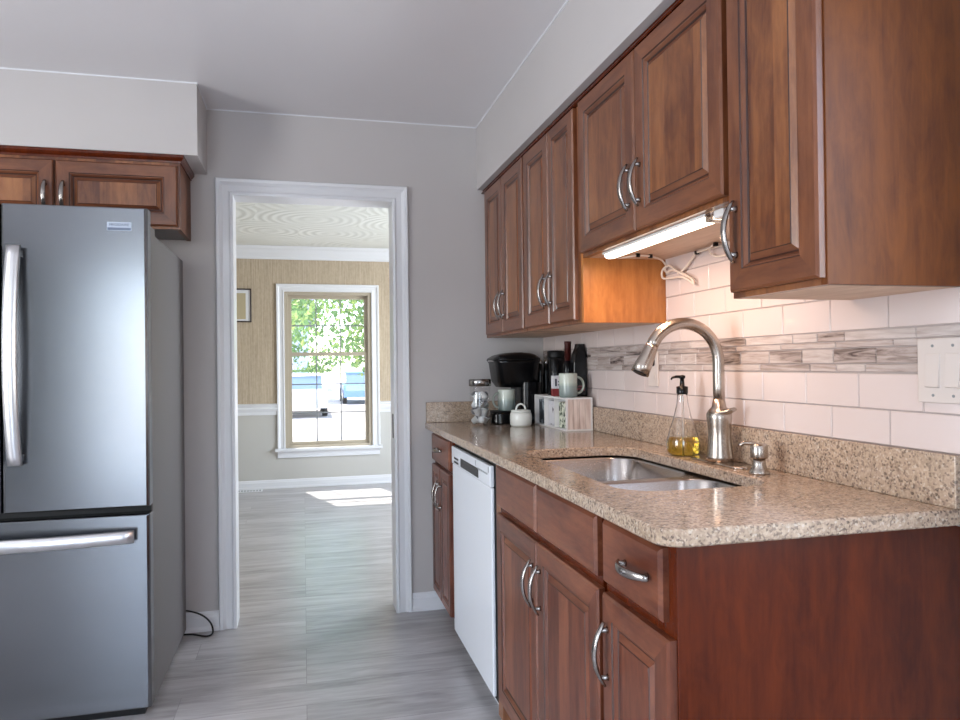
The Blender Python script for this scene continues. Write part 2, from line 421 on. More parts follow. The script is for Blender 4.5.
# door casing (kitchen side) and jambs, one frame
CP = [(0, 0), (0, .016), (.012, .019), (.020, .013), (.046, .011), (.056, .017), (.060, .021), (.074, .023), (.078, .018), (.078, 0)]   # (offset outward from opening, thickness)
def casing(mb, x0, x1, ztop, yw, sgn, zbot=0):
    """three-sided casing with mitred corners"""
    L = []
    for (sx, z, top) in ((-1, zbot, 0), (-1, ztop, 1), (1, ztop, 1), (1, zbot, 0)):
        lp = []
        for o_, t_ in CP:
            X = (x0-o_) if sx < 0 else (x1+o_)
            lp.append((X, yw+sgn*t_, z+(o_ if top else 0)))
        L.append(lp)
    mb.loops(L)
mb = MB(); casing(mb, dL, dR, dT, D, -1); casing(mb, dL, dR, dT, D2, 1)
mb.box(dL-.02, dL, D, D2, 0, dT).box(dR, dR+.02, D, D2, 0, dT).box(dL-.02, dR+.02, D, D2, dT, dT+.02)
dc = struct('door_1', mb, WHITE)
MB().box(dR-.0015, dR, D+.028, D+.062, .86, .98).build('strike_plate', BLACKM, dc)

# dining window
wn = MB(); casing(wn, WX0, WX1, WZ1, YF, -1, WZ0-.01)
wn.box(WX0-.10, WX1+.10, YF-.055, YF-.0002, WZ0-.028, WZ0)          # stool
wn.box(WX0-.075, WX1+.075, YF-.018, YF, WZ0-.095, WZ0-.028)       # apron
win = struct('window_1', wn, WHITE)
e_=.0004
j = MB().box(WX0+e_, WX0+.034, YF+e_, YF+.11, WZ0+e_, WZ1-e_).box(WX1-.034, WX1-e_, YF+e_, YF+.11, WZ0+e_, WZ1-e_).box(WX0+.034, WX1-.034, YF+e_, YF+.11, WZ1-.03, WZ1-e_).box(WX0+.034, WX1-.034, YF+e_, YF+.11, WZ0+e_, WZ0+.022)
j.build('window_frame', TANV, win)
def sash(name, z0, z1, y, rows):
    x0, x1 = WX0+.034, WX1-.034; t = .036
    b = MB().box(x0, x0+t, y, y+.03, z0, z1).box(x1-t, x1, y, y+.03, z0, z1).box(x0+t, x1-t, y, y+.03, z1-t, z1).box(x0+t, x1-t, y, y+.03, z0, z0+t)
    o = b.build(name, TANV, win)
    g_ = MB()
    for k in (1, 2):
        xx = x0+t+(x1-x0-2*t)*k/3; g_.box(xx-.006, xx+.006, y+.010, y+.018, z0+t, z1-t)
    for k in range(1, rows):
        zz = z0+t+(z1-z0-2*t)*k/rows; g_.box(x0+t, x1-t, y+.009, y+.019, zz-.006, zz+.006)
    g_.build('muntins', DWG, o)
    MB().box(x0+t, x1-t, y+.012, y+.015, z0+t, z1-t).build('pane', PANE, o)
sash('upper_sash', 1.335, WZ1-.03, YF+.068, 2)
sash('lower_sash', WZ0+.022, 1.372, YF+.03, 3)
# dining side window, kitchen side window, patio door, added left window (outside the frame, they let the daylight in)
def simple_window(name, axis, at, a0, a1, z0, z1, mull=1, out=1):
    b = MB(); t = .05
    def bx(u0, u1, zz0, zz1):
        if axis == 'X': b.box(at, at+.08*out, u0, u1, zz0, zz1)
        else: b.box(u0, u1, at, at+.08*out, zz0, zz1)
    bx(a0, a0+t, z0, z1); bx(a1-t, a1, z0, z1); bx(a0+t, a1-t, z0, z0+t); bx(a0+t, a1-t, z1-t, z1)
    for k in range(1, mull+1):
        u = a0+(a1-a0)*k/(mull+1); bx(u-.02, u+.02, z0+t, z1-t)
    o = struct(name, b, WHITE)
    g_ = MB(); q = at+.04*out
    if axis == 'X': g_.box(q-.002, q+.002, a0+t, a1-t, z0+t, z1-t)
    else: g_.box(a0+t, a1-t, q-.002, q+.002, z0+t, z1-t)
    g_.build('pane', PANE, o)
simple_window('window_2', 'X', DXR+.03, 4.7, 6.5, .65, 2.05)
simple_window('window_3', 'X', XW+.03, wy0, wy1, wz0, wz1)
simple_window('added_window_left', 'X', XL-.03, -.20, 1.80, .75, 2.15, 1, -1)  # unseen window added to go with the left fill light
simple_window('door_2', 'Y', YB-.03, OX0, OX1, 0, OZ, 1, -1)

# ------------------------------------------------------------------ backsplash tile (part of the wall)
mb = MB()
TF = 1.2186
def tile(mb, y0, y1, z0, z1, g=.0013, ch=.0014, x=TF):
    y0 += g; y1 -= g; z0 += g; z1 -= g
    if y1-y0 < .006 or z1-z0 < .006: return
    b = [(XW-.003, y0, z0), (XW-.003, y1, z0), (XW-.003, y1, z1), (XW-.003, y0, z1)]
    m1 = [(x+.0022, a, c_) for _, a, c_ in b]
    f_ = [(x, y0+ch, z0+ch), (x, y1-ch, z0+ch), (x, y1-ch, z1-ch), (x, y0+ch, z1-ch)]
    mb.loops([b, m1, f_])
rowsz = [(1.0376, 1.1145, 0), (1.1145, 1.1935, 1), (1.290, 1.368, 0), (1.368, 1.446, 1), (1.446, 1.524, 0), (1.524, 1.590, 1)]
YS = .93
for z0, z1, off in rowsz:
    y = 1.103-.1735*2+(.0875 if off else 0)
    while y < D:
        a, b = max(y, YS), min(y+.1735, D-.001); y += .1735
        if b-a < .005: continue
        if z1 > 1.375:
            a, b = max(a, 1.372), min(b, 2.243)
            if b-a < .01: continue
        tile(mb, a, b, z0, z1)
tb = mb.build('subway_tile_backsplash', TILE, wr)
MB().box(TF+.0045, XW, YS, D-.001, .90, 1.0376).box(TF+.003, XW, YS, D-.001, 1.0376, 1.359).box(TF+.003, XW, 1.372, 2.243, 1.359, 1.590).build('grout', GROUT, wr)
mb = MB(); rnd = random.Random(3); z = 1.2895
for hgt in (.023, .016, .036, .0195):
    y = YS-rnd.random()*.1
    while y < D:
        L = rnd.choice([.09, .13, .17, .2]) if hgt < .03 else rnd.choice([.09, .11, .13])
        a, b = max(y, YS), min(y+L, D-.001); y += L
        if b-a > .012: tile(mb, a, b, z-hgt, z, .001, .0012, TF+.0004)
    z -= hgt
mb.build('mosaic_accent_band', MOSAIC, wr)

# ------------------------------------------------------------------ cabinet pieces
class Fr:
    """local frame on a cabinet face: u along the run, z up, d distance out from the face plane"""
    def __init__(s, axis, face): s.axis = axis; s.face = face
    def P(s, u, z, d): return (s.face-d, u, z) if s.axis == 'X' else (u, s.face-d, z)
FRAME_RINGS = [(0, .0), (0, .014), (.005, .019), (.050, .019), (.053, .0165), (.056, .0165), (.062, .010), (.065, .0075), (.067, .0075), (.080, .0150), (.082, .0165), (.084, .0165)]
def door_mesh(fr, u0, u1, z0, z1, rings=FRAME_RINGS, s=1.0):
    mb = MB(); n = len(rings)
    k = min(1, (u1-u0)/.30)*s
    L = []
    for i, (ins, d) in enumerate(rings):
        q = ins*(k if i > 2 else 1)
        L.append([fr.P(u0+q, z0+q, d), fr.P(u1-q, z0+q, d), fr.P(u1-q, z1-q, d), fr.P(u0+q, z1-q, d)])
    V = [p for l in L for p in l]; F = []; mi = []
    for i in range(n-1):
        for c_ in range(4):
            jn = (c_+1) % 4
            F.append((i*4+c_, i*4+jn, (i+1)*4+jn, (i+1)*4+c_))
            mi.append(2 if i in (3, 6, 7, 9) else (1 if (c_ in (0, 2) and i < 9) else (3 if i < 7 else 0)))
    F.append((0, 3, 2, 1)); mi.append(0)
    b_ = (n-1)*4; F.append((b_, b_+1, b_+2, b_+3)); mi.append(0)
    mb.add(V, F, mi)
    return mb
def slab_mesh(fr, u0, u1, z0, z1):
    mb = MB(); L = []
    for ins, d in ((0, 0), (0, .012), (.004, .016), (.007, .019)):
        L.append([fr.P(u0+ins, z0+ins, d), fr.P(u1-ins, z0+ins, d), fr.P(u1-ins, z1-ins, d), fr.P(u0+ins, z1-ins, d)])
    mb.loops(L); return mb
def pull(fr, u, z, L, vertical, parent, d0=.019):
    """arched bar pull on two posts"""
    mb = MB(); pts = []; rad = []
    n = 14
    for i in range(n+1):
        t = -1+2*i/n; a = L/2*t; d = d0+.007+.024*(1-t*t)
        pts.append(fr.P(u, z+a, d) if vertical else fr.P(u+a, z, d)); rad.append(.0052+.0040*(1-abs(t)**3))
    nrm = (1, 0, 0) if fr.axis == 'X' else (0, 1, 0)
    mb.tube(pts, rad, 10, flat=(nrm, .55))
    for t in (-.74, .74):
        a = L/2*t; d = d0+.007+.024*(1-t*t)
        q0 = fr.P(u, z+a, d0) if vertical else fr.P(u+a, z, d0); q1 = fr.P(u, z+a, d) if vertical else fr.P(u+a, z, d)
        mid = [x0+(x1-x0)*.25 for x0, x1 in zip(q0, q1)]
        mb.tube([q0, mid, q1], [.0075, .0055, .005], 10)
    return mb.build('handle', NICKP, parent)
def door(fr, u0, u1, z0, z1, parent, hside=None, hz=None, hl=.124):
    hm = W_HY if fr.axis == 'X' else W_HX
    d_ = door_mesh(fr, u0, u1, z0, z1).build('door', [W_VB if fr is fb else W_V, W_HB if fr is fb else hm, W_GLZ, W_HBV if fr is fb else W_STILE], parent)
    if hside is not None:
        pull(fr, (u0+.029) if hside < 0 else (u1-.029), hz, hl, True, d_)
    return d_

# ------------------------------------------------------------------ upper cabinets on the right wall
UF = .9161; fr = Fr('X', UF); XB = XW-.001
fb = None
GU = 'wall cabinets along the right wall'
def upper(name, y0, y1, z0, label, doors, near_end=None, endmat=W_V):
    t = thing(name, ((UF+XB)/2, (y0+y1)/2, z0), label, 'cabinet', GU)
    # carcass: side panels, top and recessed bottom, face frame
    c_ = MB().box(UF+.019, XB, y0+.018, y1-.018, z0+.012, 2.112, 0)
    c_.build('carcass', [W_V], t)
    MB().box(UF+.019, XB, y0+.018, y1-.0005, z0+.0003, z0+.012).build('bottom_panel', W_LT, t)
    MB().box(UF, XB, y0, y0+.018, z0, 2.112).build('side_panel', near_end or W_END, t, bevel=.001)
    MB().box(UF+.019, XB, y1-.018, y1, z0+.0125, 2.112).build('side_panel', W_END, t)
    MB().box(UF, UF+.019, y0+.018, y1, z0, z0+.035).box(UF, UF+.019, y0+.018, y1, 2.06, 2.112).box(UF, UF+.019, y0+.018, y0+.045, z0+.035, 2.06).box(UF, UF+.019, y1-.035, y1, z0+.035, 2.06).box(UF, UF+.019, (y0+y1)/2-.02, (y0+y1)/2+.02, z0+.035, 2.06).build('face_frame', W_V, t)
    for (a, b, hs) in doors: door(fr, a, b, z0+.012, 2.096, t, hs, z0+.138, .132)
    return t
upper('wall_cabinet', 2.86, D-.001, 1.360, 'tall double-door cherry wall cabinet farthest from camera, touching the grey back wall', [(3.19, 3.50, -1), (2.872, 3.182, 1)])
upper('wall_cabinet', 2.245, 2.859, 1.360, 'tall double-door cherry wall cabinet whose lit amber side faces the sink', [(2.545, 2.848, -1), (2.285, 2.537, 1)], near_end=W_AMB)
upper('wall_cabinet', 1.386, 2.243, 1.578, 'short double-door cherry wall cabinet above the sink, light bar under it', [(1.822, 2.232, -1), (1.394, 1.814, 1)])
upper('wall_cabinet', 1.094, 1.384, 1.360, 'single-door cherry wall cabinet nearest the camera, with broad brown end panel', [(1.098, 1.372, 1)])
cr = [(.030, 2.080), (.030, 2.088), (.022, 2.094), (.022, 2.106), (.034, 2.112), (.034, 2.1175), (0, 2.1175), (0, 2.112), (.0005, 2.080)]
mb = MB(); mb.loops([[(UF-d_, yy, zz) for d_, zz in [(.0002, 2.0985), (.018, 2.0985), (.021, 2.101), (.020, 2.105), (.010, 2.108), (.010, 2.112), (.014, 2.114), (.014, 2.1175), (.0002, 2.1175)]] for yy in (1.085, D-.001)])
single(mb, 'cabinet_crown_moulding', W_RED, (UF-.02, 2.3, 2.08), 'long thin cherry moulding strip topping the right wall cabinets under the soffit', 'moulding')

# ------------------------------------------------------------------ base cabinets on the right wall
BF = .639; fb = Fr('X', BF)
GB = 'base cabinets under the granite countertop'
def base_cab(y0, y1, label, end=False):
    t = thing('base_cabinet', ((BF+XB)/2, (y0+y1)/2, 0), label, 'cabinet', GB)
    top = .69 if 'sink' in label.split('under')[0] else .9035
    MB().box(BF+.019, XB, y0+.018, y1-.018, .10, min(top, .89)).build('carcass', W_V, t)
    MB().box(BF+.055, XB, y0+.018, y1, 0, .10).build('toe_kick', W_RED, t)
    MB().box(BF, XB, y0, y0+.018, 0 if end else .10, top).build('side_panel', W_RED, t, bevel=.0012)
    MB().box(BF+.019, XB, y1-.018, y1, .10, top).build('side_panel', W_RED, t)
    MB().box(BF, BF+.019, y0+.018, y1, .10, .135).box(BF, BF+.019, y0+.018, y1, .865, .9035).box(BF, BF+.019, y0+.060, y1-.03, .70, .765).box(BF, BF+.019, y0+.018, y0+.06, .135, .865).box(BF, BF+.019, y1-.03, y1, .135, .865).build('face_frame', W_RED, t)
    return t
# nearest: one drawer over one door
t = base_cab(1.148, 1.4535, 'narrow cherry base cabinet nearest the camera, one drawer over one door', end=True)
dw_ = slab_mesh(fb, 1.178, 1.436, .752, .886).build('drawer', W_HB, t); pull(fb, 1.272, .823, .128, False, dw_)
door(fb, 1.152, 1.440, .105, .728, t, 1, .607, .135)
# sink base: two false fronts, two doors
t = base_cab(1.4545, 2.318, 'wide sink cabinet with two false drawer fronts over two doors')
for a, b in ((1.474, 1.880), (1.898, 2.306)): slab_mesh(fb, a, b, .752, .886).build('false_drawer_front', W_HB, t)
door(fb, 1.464, 1.884, .105, .728, t, 1, .607, .135); door(fb, 1.892, 2.308, .105, .728, t, -1, .607, .135)
# far: drawer over two doors
t = base_cab(3.098, D-.001, 'cherry base cabinet in the far corner between dishwasher and back wall')
dw_ = slab_mesh(fb, 3.110, 3.540, .752, .886).build('drawer', W_HB, t); pull(fb, 3.32, .823, .12, False, dw_)
door(fb, 3.329, 3.540, .105, .735, t, -1, .607, .135); door(fb, 3.110, 3.321, .105, .735, t, 1, .607, .135)
single(MB().box(BF, BF+.09, 2.3185, 2.375, .022, .9035), 'filler_strip', W_V, (BF+.02, 2.35, 0), 'narrow upright wood filler strip between dishwasher and sink cabinet', 'filler', bevel=.001)
single(MB().loops([[(BF+.0545, y, 0), (BF+.030, y, 0), (BF+.032, y, .010), (BF+.040, y, .018), (BF+.0545, y, .020)] for y in (1.170, 3.092)]), 'shoe_moulding', WHITE, (BF+.04, 2.1, 0), 'thin white strip along the floor under the base cabinets and dishwasher', 'moulding')

# dishwasher
t = thing('dishwasher', (.85, 2.71, 0), 'white dishwasher between two cherry base cabinets', 'dishwasher')
DX = .027
MB().box(.6465, XB, 2.377, 3.093, .11, .898).build('body', BLACKM, t)
MB().box(.66, .72, 2.385, 3.09, .022, .11).build('toe_panel', BLACKM, t)
MB().box(.606+DX, .646, 2.422, 3.086, .060, .790).build('door_panel', DWM, t, bevel=.004)
cp_ = MB().box(.602+DX, .646, 2.422, 3.086, .792, .868).build('control_panel', DWM, t, bevel=.004)
MB().box(.6008+DX, .604+DX, 2.59, 2.90, .800, .836).build('pocket_handle', BLACKP, cp_, bevel=.001)
for k in range(2): MB().box(.6010+DX, .604+DX, 2.945, 3.03, .802+.016*k, .810+.016*k).build('vent_slot', BLACKM, cp_)
for k in range(6): MB().box(.6008+DX, .604+DX, 2.455+.026*k, 2.471+.026*k, .832, .838).build('button', DWG, cp_)
for yy in (2.437, 2.63): MB().box(.6008+DX, .604+DX, yy, yy+.007, .842, .862).build('indicator', DWG, cp_)

# ------------------------------------------------------------------ countertop with sink cutout
CF, CN, CZ, CB = .5905, 1.105, .9354, .9045
HX0, HX1, HY0, HY1 = .696, 1.082, 1.458, 2.282
def outer(i, z): return rrect(CF+i, TF+.004-i*.0, CN+i, D-.0015, (.001, .001, .045, .003), z)
def hole(i, z): return rrect(HX0-i, HX1+i, HY0-i, HY1+i, .095, z, 8)
mb = MB()
bm_fill(mb, outer(.003, CZ), [hole(.003, CZ)]); bm_fill(mb, outer(.003, CB), [hole(0.003, CB)])
mb.loops([outer(.003, CZ), outer(0, CZ-.003), outer(0, CB+.003), outer(.003, CB)], cap0=False, cap1=False)
mb.loops([hole(.003, CZ), hole(0, CZ-.003), hole(0, CB+.003), hole(.003, CB)], cap0=False, cap1=False)
ct = thing('countertop', (.9, 2.3, CB), 'beige speckled granite countertop with rounded corner and sink cutout', 'countertop')
o = mb.build('slab', GRAN, ct)
bm = bmesh.new(); bm.from_mesh(o.data); bmesh.ops.remove_doubles(bm, verts=bm.verts, dist=1e-5); bmesh.ops.recalc_face_normals(bm, faces=bm.faces); bm.to_mesh(o.data); bm.free()
MB().box(1.2027, TF+.0036, CN-.0, D-.021, CZ+.0003, 1.0376).build('side_splash', GRAN, ct, bevel=.002)
MB().box(CF+.004, 1.2025, D-.0205, D-.001, CZ+.0003, 1.0376).build('back_splash', GRAN, ct, bevel=.002)

# sink
ST = CB-.0008
bw = [(.692, 1.088, 1.4555, 1.800), (.692, 1.088, 1.830, 2.288)]
sk = thing('kitchen_sink', (.89, 1.87, .70), 'stainless steel double-bowl undermount sink set in the granite countertop', 'sink')
mb = MB()
inn = [rrect(a, b, c_, d_, .085, ST-.006, 8) for a, b, c_, d_ in bw]
bm_fill(mb, rrect(.665, 1.115, 1.4538, 2.299, .10, ST-.006, 8), inn)
mb.build('rim', SINKST, sk)
for (a, b, c_, d_) in bw:
    L = []
    for i, zz in ((0, ST-.006), (.004, ST-.012), (.008, ST-.15), (.014, ST-.178), (.030, ST-.196), (.060, ST-.203)):
        L.append(rrect(a+i, b-i, c_+i, d_-i, max(.085-i*.5, .02), zz, 8))
    q = MB(); q.loops(L, sm=True, cap0=False)
    cx, cy = (a+b)/2+.03, (c_+d_)/2
    bo = q.build('bowl', SINKST, sk)
    MB().lathe([(.001, .004), (.030, .004), (.042, .0055), (.044, 0)], cx, cy, ST-.203, 24).build('drain', CHROME, bo)

# faucet
fc = thing('faucet', (1.148, 1.80, CZ), 'brushed nickel pull-down faucet with high arched spout behind the sink', 'faucet')
fx, fy = 1.143, 1.805
L = []
for zz, i in ((CZ+.0003, 0), (CZ+.004, 0), (CZ+.0065, .004)): L.append(rrect(fx-.031+i, fx+.031-i, fy-.128+i, fy+.128-i, .031-i, zz, 8))
MB().loops(L, sm=True).build('escutcheon', NICKEL, fc)
mb = MB()
bp = [(.038, .0065), (.037, .02), (.033, .05), (.031, .08), (.032, .105), (.035, .128), (.035, .140), (.029, .150), (.020, .160), (.0155, .185)]
mb.lathe(bp, fx, fy, CZ, 32)
mb.build('body', NICKEL, fc)
# side lever: a wedge that leans out toward the camera side of the body
q = MB().tube([(fx-.020, fy+.010, CZ+.139), (fx-.004, fy-.006, CZ+.141), (fx+.010, fy-.028, CZ+.147), (fx+.018, fy-.046, CZ+.155)], [.024, .028, .021, .013], 14, flat=((0, 0, 1), .42))
q.build('lever', NICKEL, fc)
pts = [(fx, fy, CZ+.15), (fx, fy, CZ+.22), (fx, fy, CZ+.285)]; R = .108; zc = CZ+.288
for k in range(1, 17):
    a = math.radians(158*k/16); pts.append((fx-R+R*math.cos(a), fy, zc+R*math.sin(a)))
MB().tube(pts, [.0160]*3+[.0160+.0016*(k/15)**2 for k in range(16)], 20).build('neck', NICKEL, fc)
e = Vector(pts[-1]); tdir = (Vector(pts[-1])-Vector(pts[-2])).normalized()
hd = [e-tdir*.006, e+tdir*.002, e+tdir*.02, e+tdir*.055, e+tdir*.078]
h_ = MB().tube(hd, [.0176, .0180, .0198, .0240, .0256], 22).build('spray_head', NICKEL, fc)
MB().tube([e+tdir*.0775, e+tdir*.0800], [.0205, .019], 22).build('nozzle', BLACKM, h_)

# built-in soap pump
sp_ = thing('soap_pump', (1.128, 1.603, CZ), 'small brushed nickel soap pump set in the counter right of the faucet', 'soap dispenser')
MB().lathe([(.026, .0003), (.026, .004), (.020, .012), (.016, .026), (.0155, .040)], 1.128, 1.603, CZ, 28).build('base', NICKEL, sp_)
MB().lathe([(.0205, .040), (.0215, .044), (.0215, .072), (.0185, .077), (.001, .078)], 1.128, 1.603, CZ, 28).build('cap', NICKEL, sp_)
MB().tube([(1.125, 1.603, CZ+.070), (1.108, 1.606, CZ+.079), (1.088, 1.609, CZ+.080), (1.078, 1.611, CZ+.072)], [.0075, .0065, .0055, .0045], 12).build('nozzle', NICKEL, sp_)

# glass bottle of dish soap
bx_, by_ = 1.138, 1.998
gb = thing('soap_bottle', (bx_, by_, CZ), 'clear glass pump bottle of yellow dish soap left of the faucet', 'soap dispenser')
prof = [(.001, .001), (.034, .001), (.044, .006), (.0515, .022), (.0505, .042), (.040, .080), (.026, .122), (.018, .158), (.0155, .182), (.0155, .192)]
inner = [(r_2-.0022, z_2+.002) if r_2 > .01 else (r_2, z_2+.0035) for r_2, z_2 in prof]
MB().lathe(prof+inner[::-1], bx_, by_, CZ, 40).build('bottle', GLASS, gb)
def prof_r(z_):
    for (r0, z0), (r1, z1) in zip(prof, prof[1:]):
        if z0 <= z_ <= z1 and z1 > z0: return r0+(r1-r0)*(z_-z0)/(z1-z0)
    return prof[-1][0]
lq = [(.001, .0048)]+[(prof_r(q_)-.0026, q_+.0008) for q_ in (.004, .008, .015, .022, .030, .042, .055)]+[(.001, .0558)]
MB().lathe(lq, bx_, by_, CZ, 40).build('liquid', SOAPL, gb)
pm = MB().lathe([(.017, .190), (.0175, .192), (.0175, .212), (.008, .214), (.006, .236), (.010, .238), (.010, .246), (.001, .248)], bx_, by_, CZ, 24)
pm.tube([(bx_, by_, CZ+.242), (bx_-.018, by_+.004, CZ+.243), (bx_-.030, by_+.006, CZ+.240), (bx_-.034, by_+.007, CZ+.234)], [.005, .0042, .0036, .003], 10)
pm.build('pump', BLACKP, gb)
MB().tube([(bx_, by_, CZ+.010), (bx_+.002, by_, CZ+.10), (bx_, by_, CZ+.19)], .0022, 8).build('straw', CORDW, gb)

# ------------------------------------------------------------------ coffee corner
# glass jar of pods
jx, jy = .814, 3.300
jr = thing('glass_jar', (jx, jy, CZ), 'glass canister with black and steel lid at the left end of coffee corner', 'jar')
MB().lathe([(.001, .001), (.048, .001), (.0515, .006), (.0515, .178), (.047, .186), (.044, .186), (.0485, .176), (.0485, .008), (.001, .005)], jx, jy, CZ, 36).build('glass', JARG, jr)
MB().lathe([(.048, .186), (.053, .187), (.053, .216), (.050, .219), (.001, .219)], jx, jy, CZ, 36).build('lid', metal('brushed_lid_steel', srgb(150, 148, 146), .25), jr)
rnd = random.Random(5); nb = 0
PODW = Mat('white_pod_cup', srgb(208, 212, 214), .45).m; PODL = Mat('silver_grey_foil', srgb(120, 124, 130), .3, .4).m
for layer in range(4):
    for k in range(4):
        a = 2*math.pi*k/4+layer*.75; px_, py_ = jx+.0225*math.cos(a), jy+.0225*math.sin(a); z0 = .0275+layer*.037
        q = MB().lathe([(.001, -.017), (.0135, -.017), (.0175, .013), (.0195, .014), (.0195, .017)], 0, 0, 0, 16)
        q.lathe([(.0188, .0172), (.0188, .0180), (.001, .0180)], 0, 0, 0, 16, mi=1)
        rot = Matrix.Rotation(rnd.uniform(-1.5, 1.5), 4, 'X') @ Matrix.Rotation(rnd.uniform(-.8, .8), 4, 'Y')
        q.v = [tuple(rot @ Vector(p)+Vector((px_, py_, CZ+z0))) for p in q.v]
        pos = ['bottom', 'second', 'third', 'top'][layer]
        single(q, 'coffee_pod', [PODW, PODL], (px_, py_, CZ+z0-.017), 'white coffee pod with foil top inside the glass canister', 'coffee pod', 'coffee pods in the glass canister')
        nb += 1

# pod coffee maker, seen from its side, spout to the left
cmk = thing('coffee_maker', (1.01, 3.40, CZ), 'black single-cup coffee maker with rounded top in the counter corner', 'coffee maker')
y0, y1 = 3.285, 3.515
def yloop(x0, x1, z0, r, i): pass
L = [rrect(.872+i, 1.125-i, y0+i, y1-i, .05, zz, 8) for zz, i in ((CZ+.0003, .003), (CZ+.006, 0), (CZ+.050, 0), (CZ+.056, .004))]
MB().loops(L).build('base', BLACKP, cmk)
MB().loops([rrect(.885, .99, y0+.02, y1-.10, .03, zz, 6) for zz in (CZ+.0565, CZ+.062)]).build('drip_tray', BLACKM, cmk)
L = [rrect(1.020, 1.123, y0, y1, .035, zz, 8) for zz in (CZ+.056, CZ+.20)]
MB().loops(L).build('column', BLACKP, cmk)
L = [rrect(x0, 1.125-i, y0+i, y1-i, .06, zz, 8) for zz, i, x0 in ((1.112, .022, .930), (1.140, .006, .912), (1.230, 0, .900), (1.242, -.003, .892))]
MB().loops(L, sm=True).build('brew_head', BLACKP, cmk)
L = [rrect(x0, 1.125-i, y0+i, y1-i, .06, zz, 8) for zz, i, x0 in ((1.2425, -.003, .890), (1.252, -.003, .893), (1.268, .012, .918), (1.278, .036, .955), (1.281, .06, .985))]
MB().loops(L, sm=True).build('lid', BLACKP, cmk)
MB().tube([(.890+.03*(1-math.cos(a)), (y0+y1)/2-.085*math.sin(a), 1.2405) for a in [math.radians(-90+180*k/12) for k in range(13)]], .0045, 8).build('lid_trim', CHROME, cmk)

def mug(x, y, z, r, h, hang, label, name='coffee_mug'):
    t_ = thing(name, (x, y, z), label, 'mug')
    prof_ = [(.001, .0005), (r*.88, .0005), (r*.96, .004), (r, .014), (r, h-.004), (r-.0015, h), (r-.004, h-.002), (r-.0045, .010), (.001, .006)]
    MB().lathe(prof_, x, y, z, 36).build('cup', MUG, t_)
    dx, dy = math.cos(hang), math.sin(hang); P_ = []
    for k in range(13):
        a = math.radians(100-200*k/12); rr = r-.002+.030*max(0, math.cos(a))+ (0 if abs(math.cos(a)) > .2 else 0)
        P_.append((x+dx*rr, y+dy*rr, z+h*.50+h*.34*math.sin(a)))
    MB().tube(P_, .0052, 10, flat=((-dy, dx, 0), 1.2)).build('handle', CERAM, t_)
    return t_
mug(.955, 3.338, CZ+.0624, .043, .105, math.radians(190), 'pale green-grey mug on the coffee maker tray, handle to the left')
# sugar bowl
sgx, sgy = .978, 3.178
sg = thing('sugar_bowl', (sgx, sgy, CZ), 'small off-white lidded ceramic pot with loop handle in front of coffee maker', 'pot')
MB().lathe([(.001, .0005), (.044, .0005), (.050, .010), (.0515, .040), (.049, .060), (.044, .066), (.001, .066)], sgx, sgy, CZ, 36).build('bowl', CREAM, sg)
ld = MB().lathe([(.046, .0665), (.0465, .070), (.044, .075), (.001, .079)], sgx, sgy, CZ, 36).build('lid', CREAM, sg)
MB().tube([(sgx+.021*math.cos(math.radians(a)), sgy-.004*math.cos(math.radians(a)), CZ+.077+.026*math.sin(math.radians(a))) for a in range(0, 181, 15)], .0042, 10).build('loop_handle', CREAM, ld)

# cubby box of tea packets
BX0, BX1, BY0, BY1, BZ = 1.078, 1.198, 2.850, 3.275, .142
cb = thing('cubby_box', ((BX0+BX1)/2, (BY0+BY1)/2, CZ), 'white three-compartment wooden cubby box with planked end on the countertop', 'box')
z0 = CZ+.0005; z1 = CZ+BZ; tt = .007
f_ = MB().box(BX0, BX1, BY0, BY1, z0, z0+tt).box(BX0, BX1, BY0, BY1, z1-tt, z1).box(BX1-tt, BX1, BY0+tt, BY1-tt, z0+tt, z1-tt).box(BX0, BX1, BY1-tt, BY1, z0+tt, z1-tt)
f_.box(BX0, BX0+.008, BY0, BY0+.010, z0+tt, z1-tt).box(BX1-.008, BX1, BY0, BY0+.010, z0+tt, z1-tt)
f_.build('frame', WPAINT, cb)
for k in range(4): MB().box(BX0+.008+.026*k+.0006, BX0+.008+.026*(k+1)-.0006, BY0+.001, BY0+.009, z0+tt, z1-tt).build('plank', PLANKW, cb)
cw = (BY1-BY0-.01-tt)/3
for k in (1, 2): MB().box(BX0, BX1-tt, BY0+.010+cw*k-.004, BY0+.010+cw*k+.004, z0+tt, z1-tt).build('divider', WPAINT, cb)
def patt(name, bgc, fgc, scale, thr, third=None):
    m = Mat(name, bgc, .45); n_ = m.noise(m.coord((1, 1, .7)), scale, 2, .5, .6)
    st = [(thr, bgc), (thr+.03, fgc)]
    if third: st.append((thr+.14, third))
    m.base(m.ramp(n_, st)); return m.m
packs = [(patt('green_floral_print', srgb(222, 224, 206), srgb(84, 104, 74), 62, .50, srgb(44, 50, 40)), 'tea packet with green floral print in the cubby nearest camera'),
         (patt('white_print', srgb(214, 212, 216), srgb(74, 66, 72), 30, .60), 'white packet with dark printing in the middle cubby'),
         (patt('dark_print', srgb(38, 46, 56), srgb(150, 160, 168), 26, .56), 'dark blue-black packet in the cubby farthest from camera')]
for k, (pm_, lb) in enumerate(packs):
    a = BY0+.010+cw*k+.012
    zt = z1-tt-.016
    single(MB().box(BX0+.016, BX1-tt-.012, a, a+cw-.024, z0+tt+.0003, zt), 'tea_packet', pm_, (BX0+.05, a+cw/2-.012, z0+tt), lb, 'packet', bevel=.002)
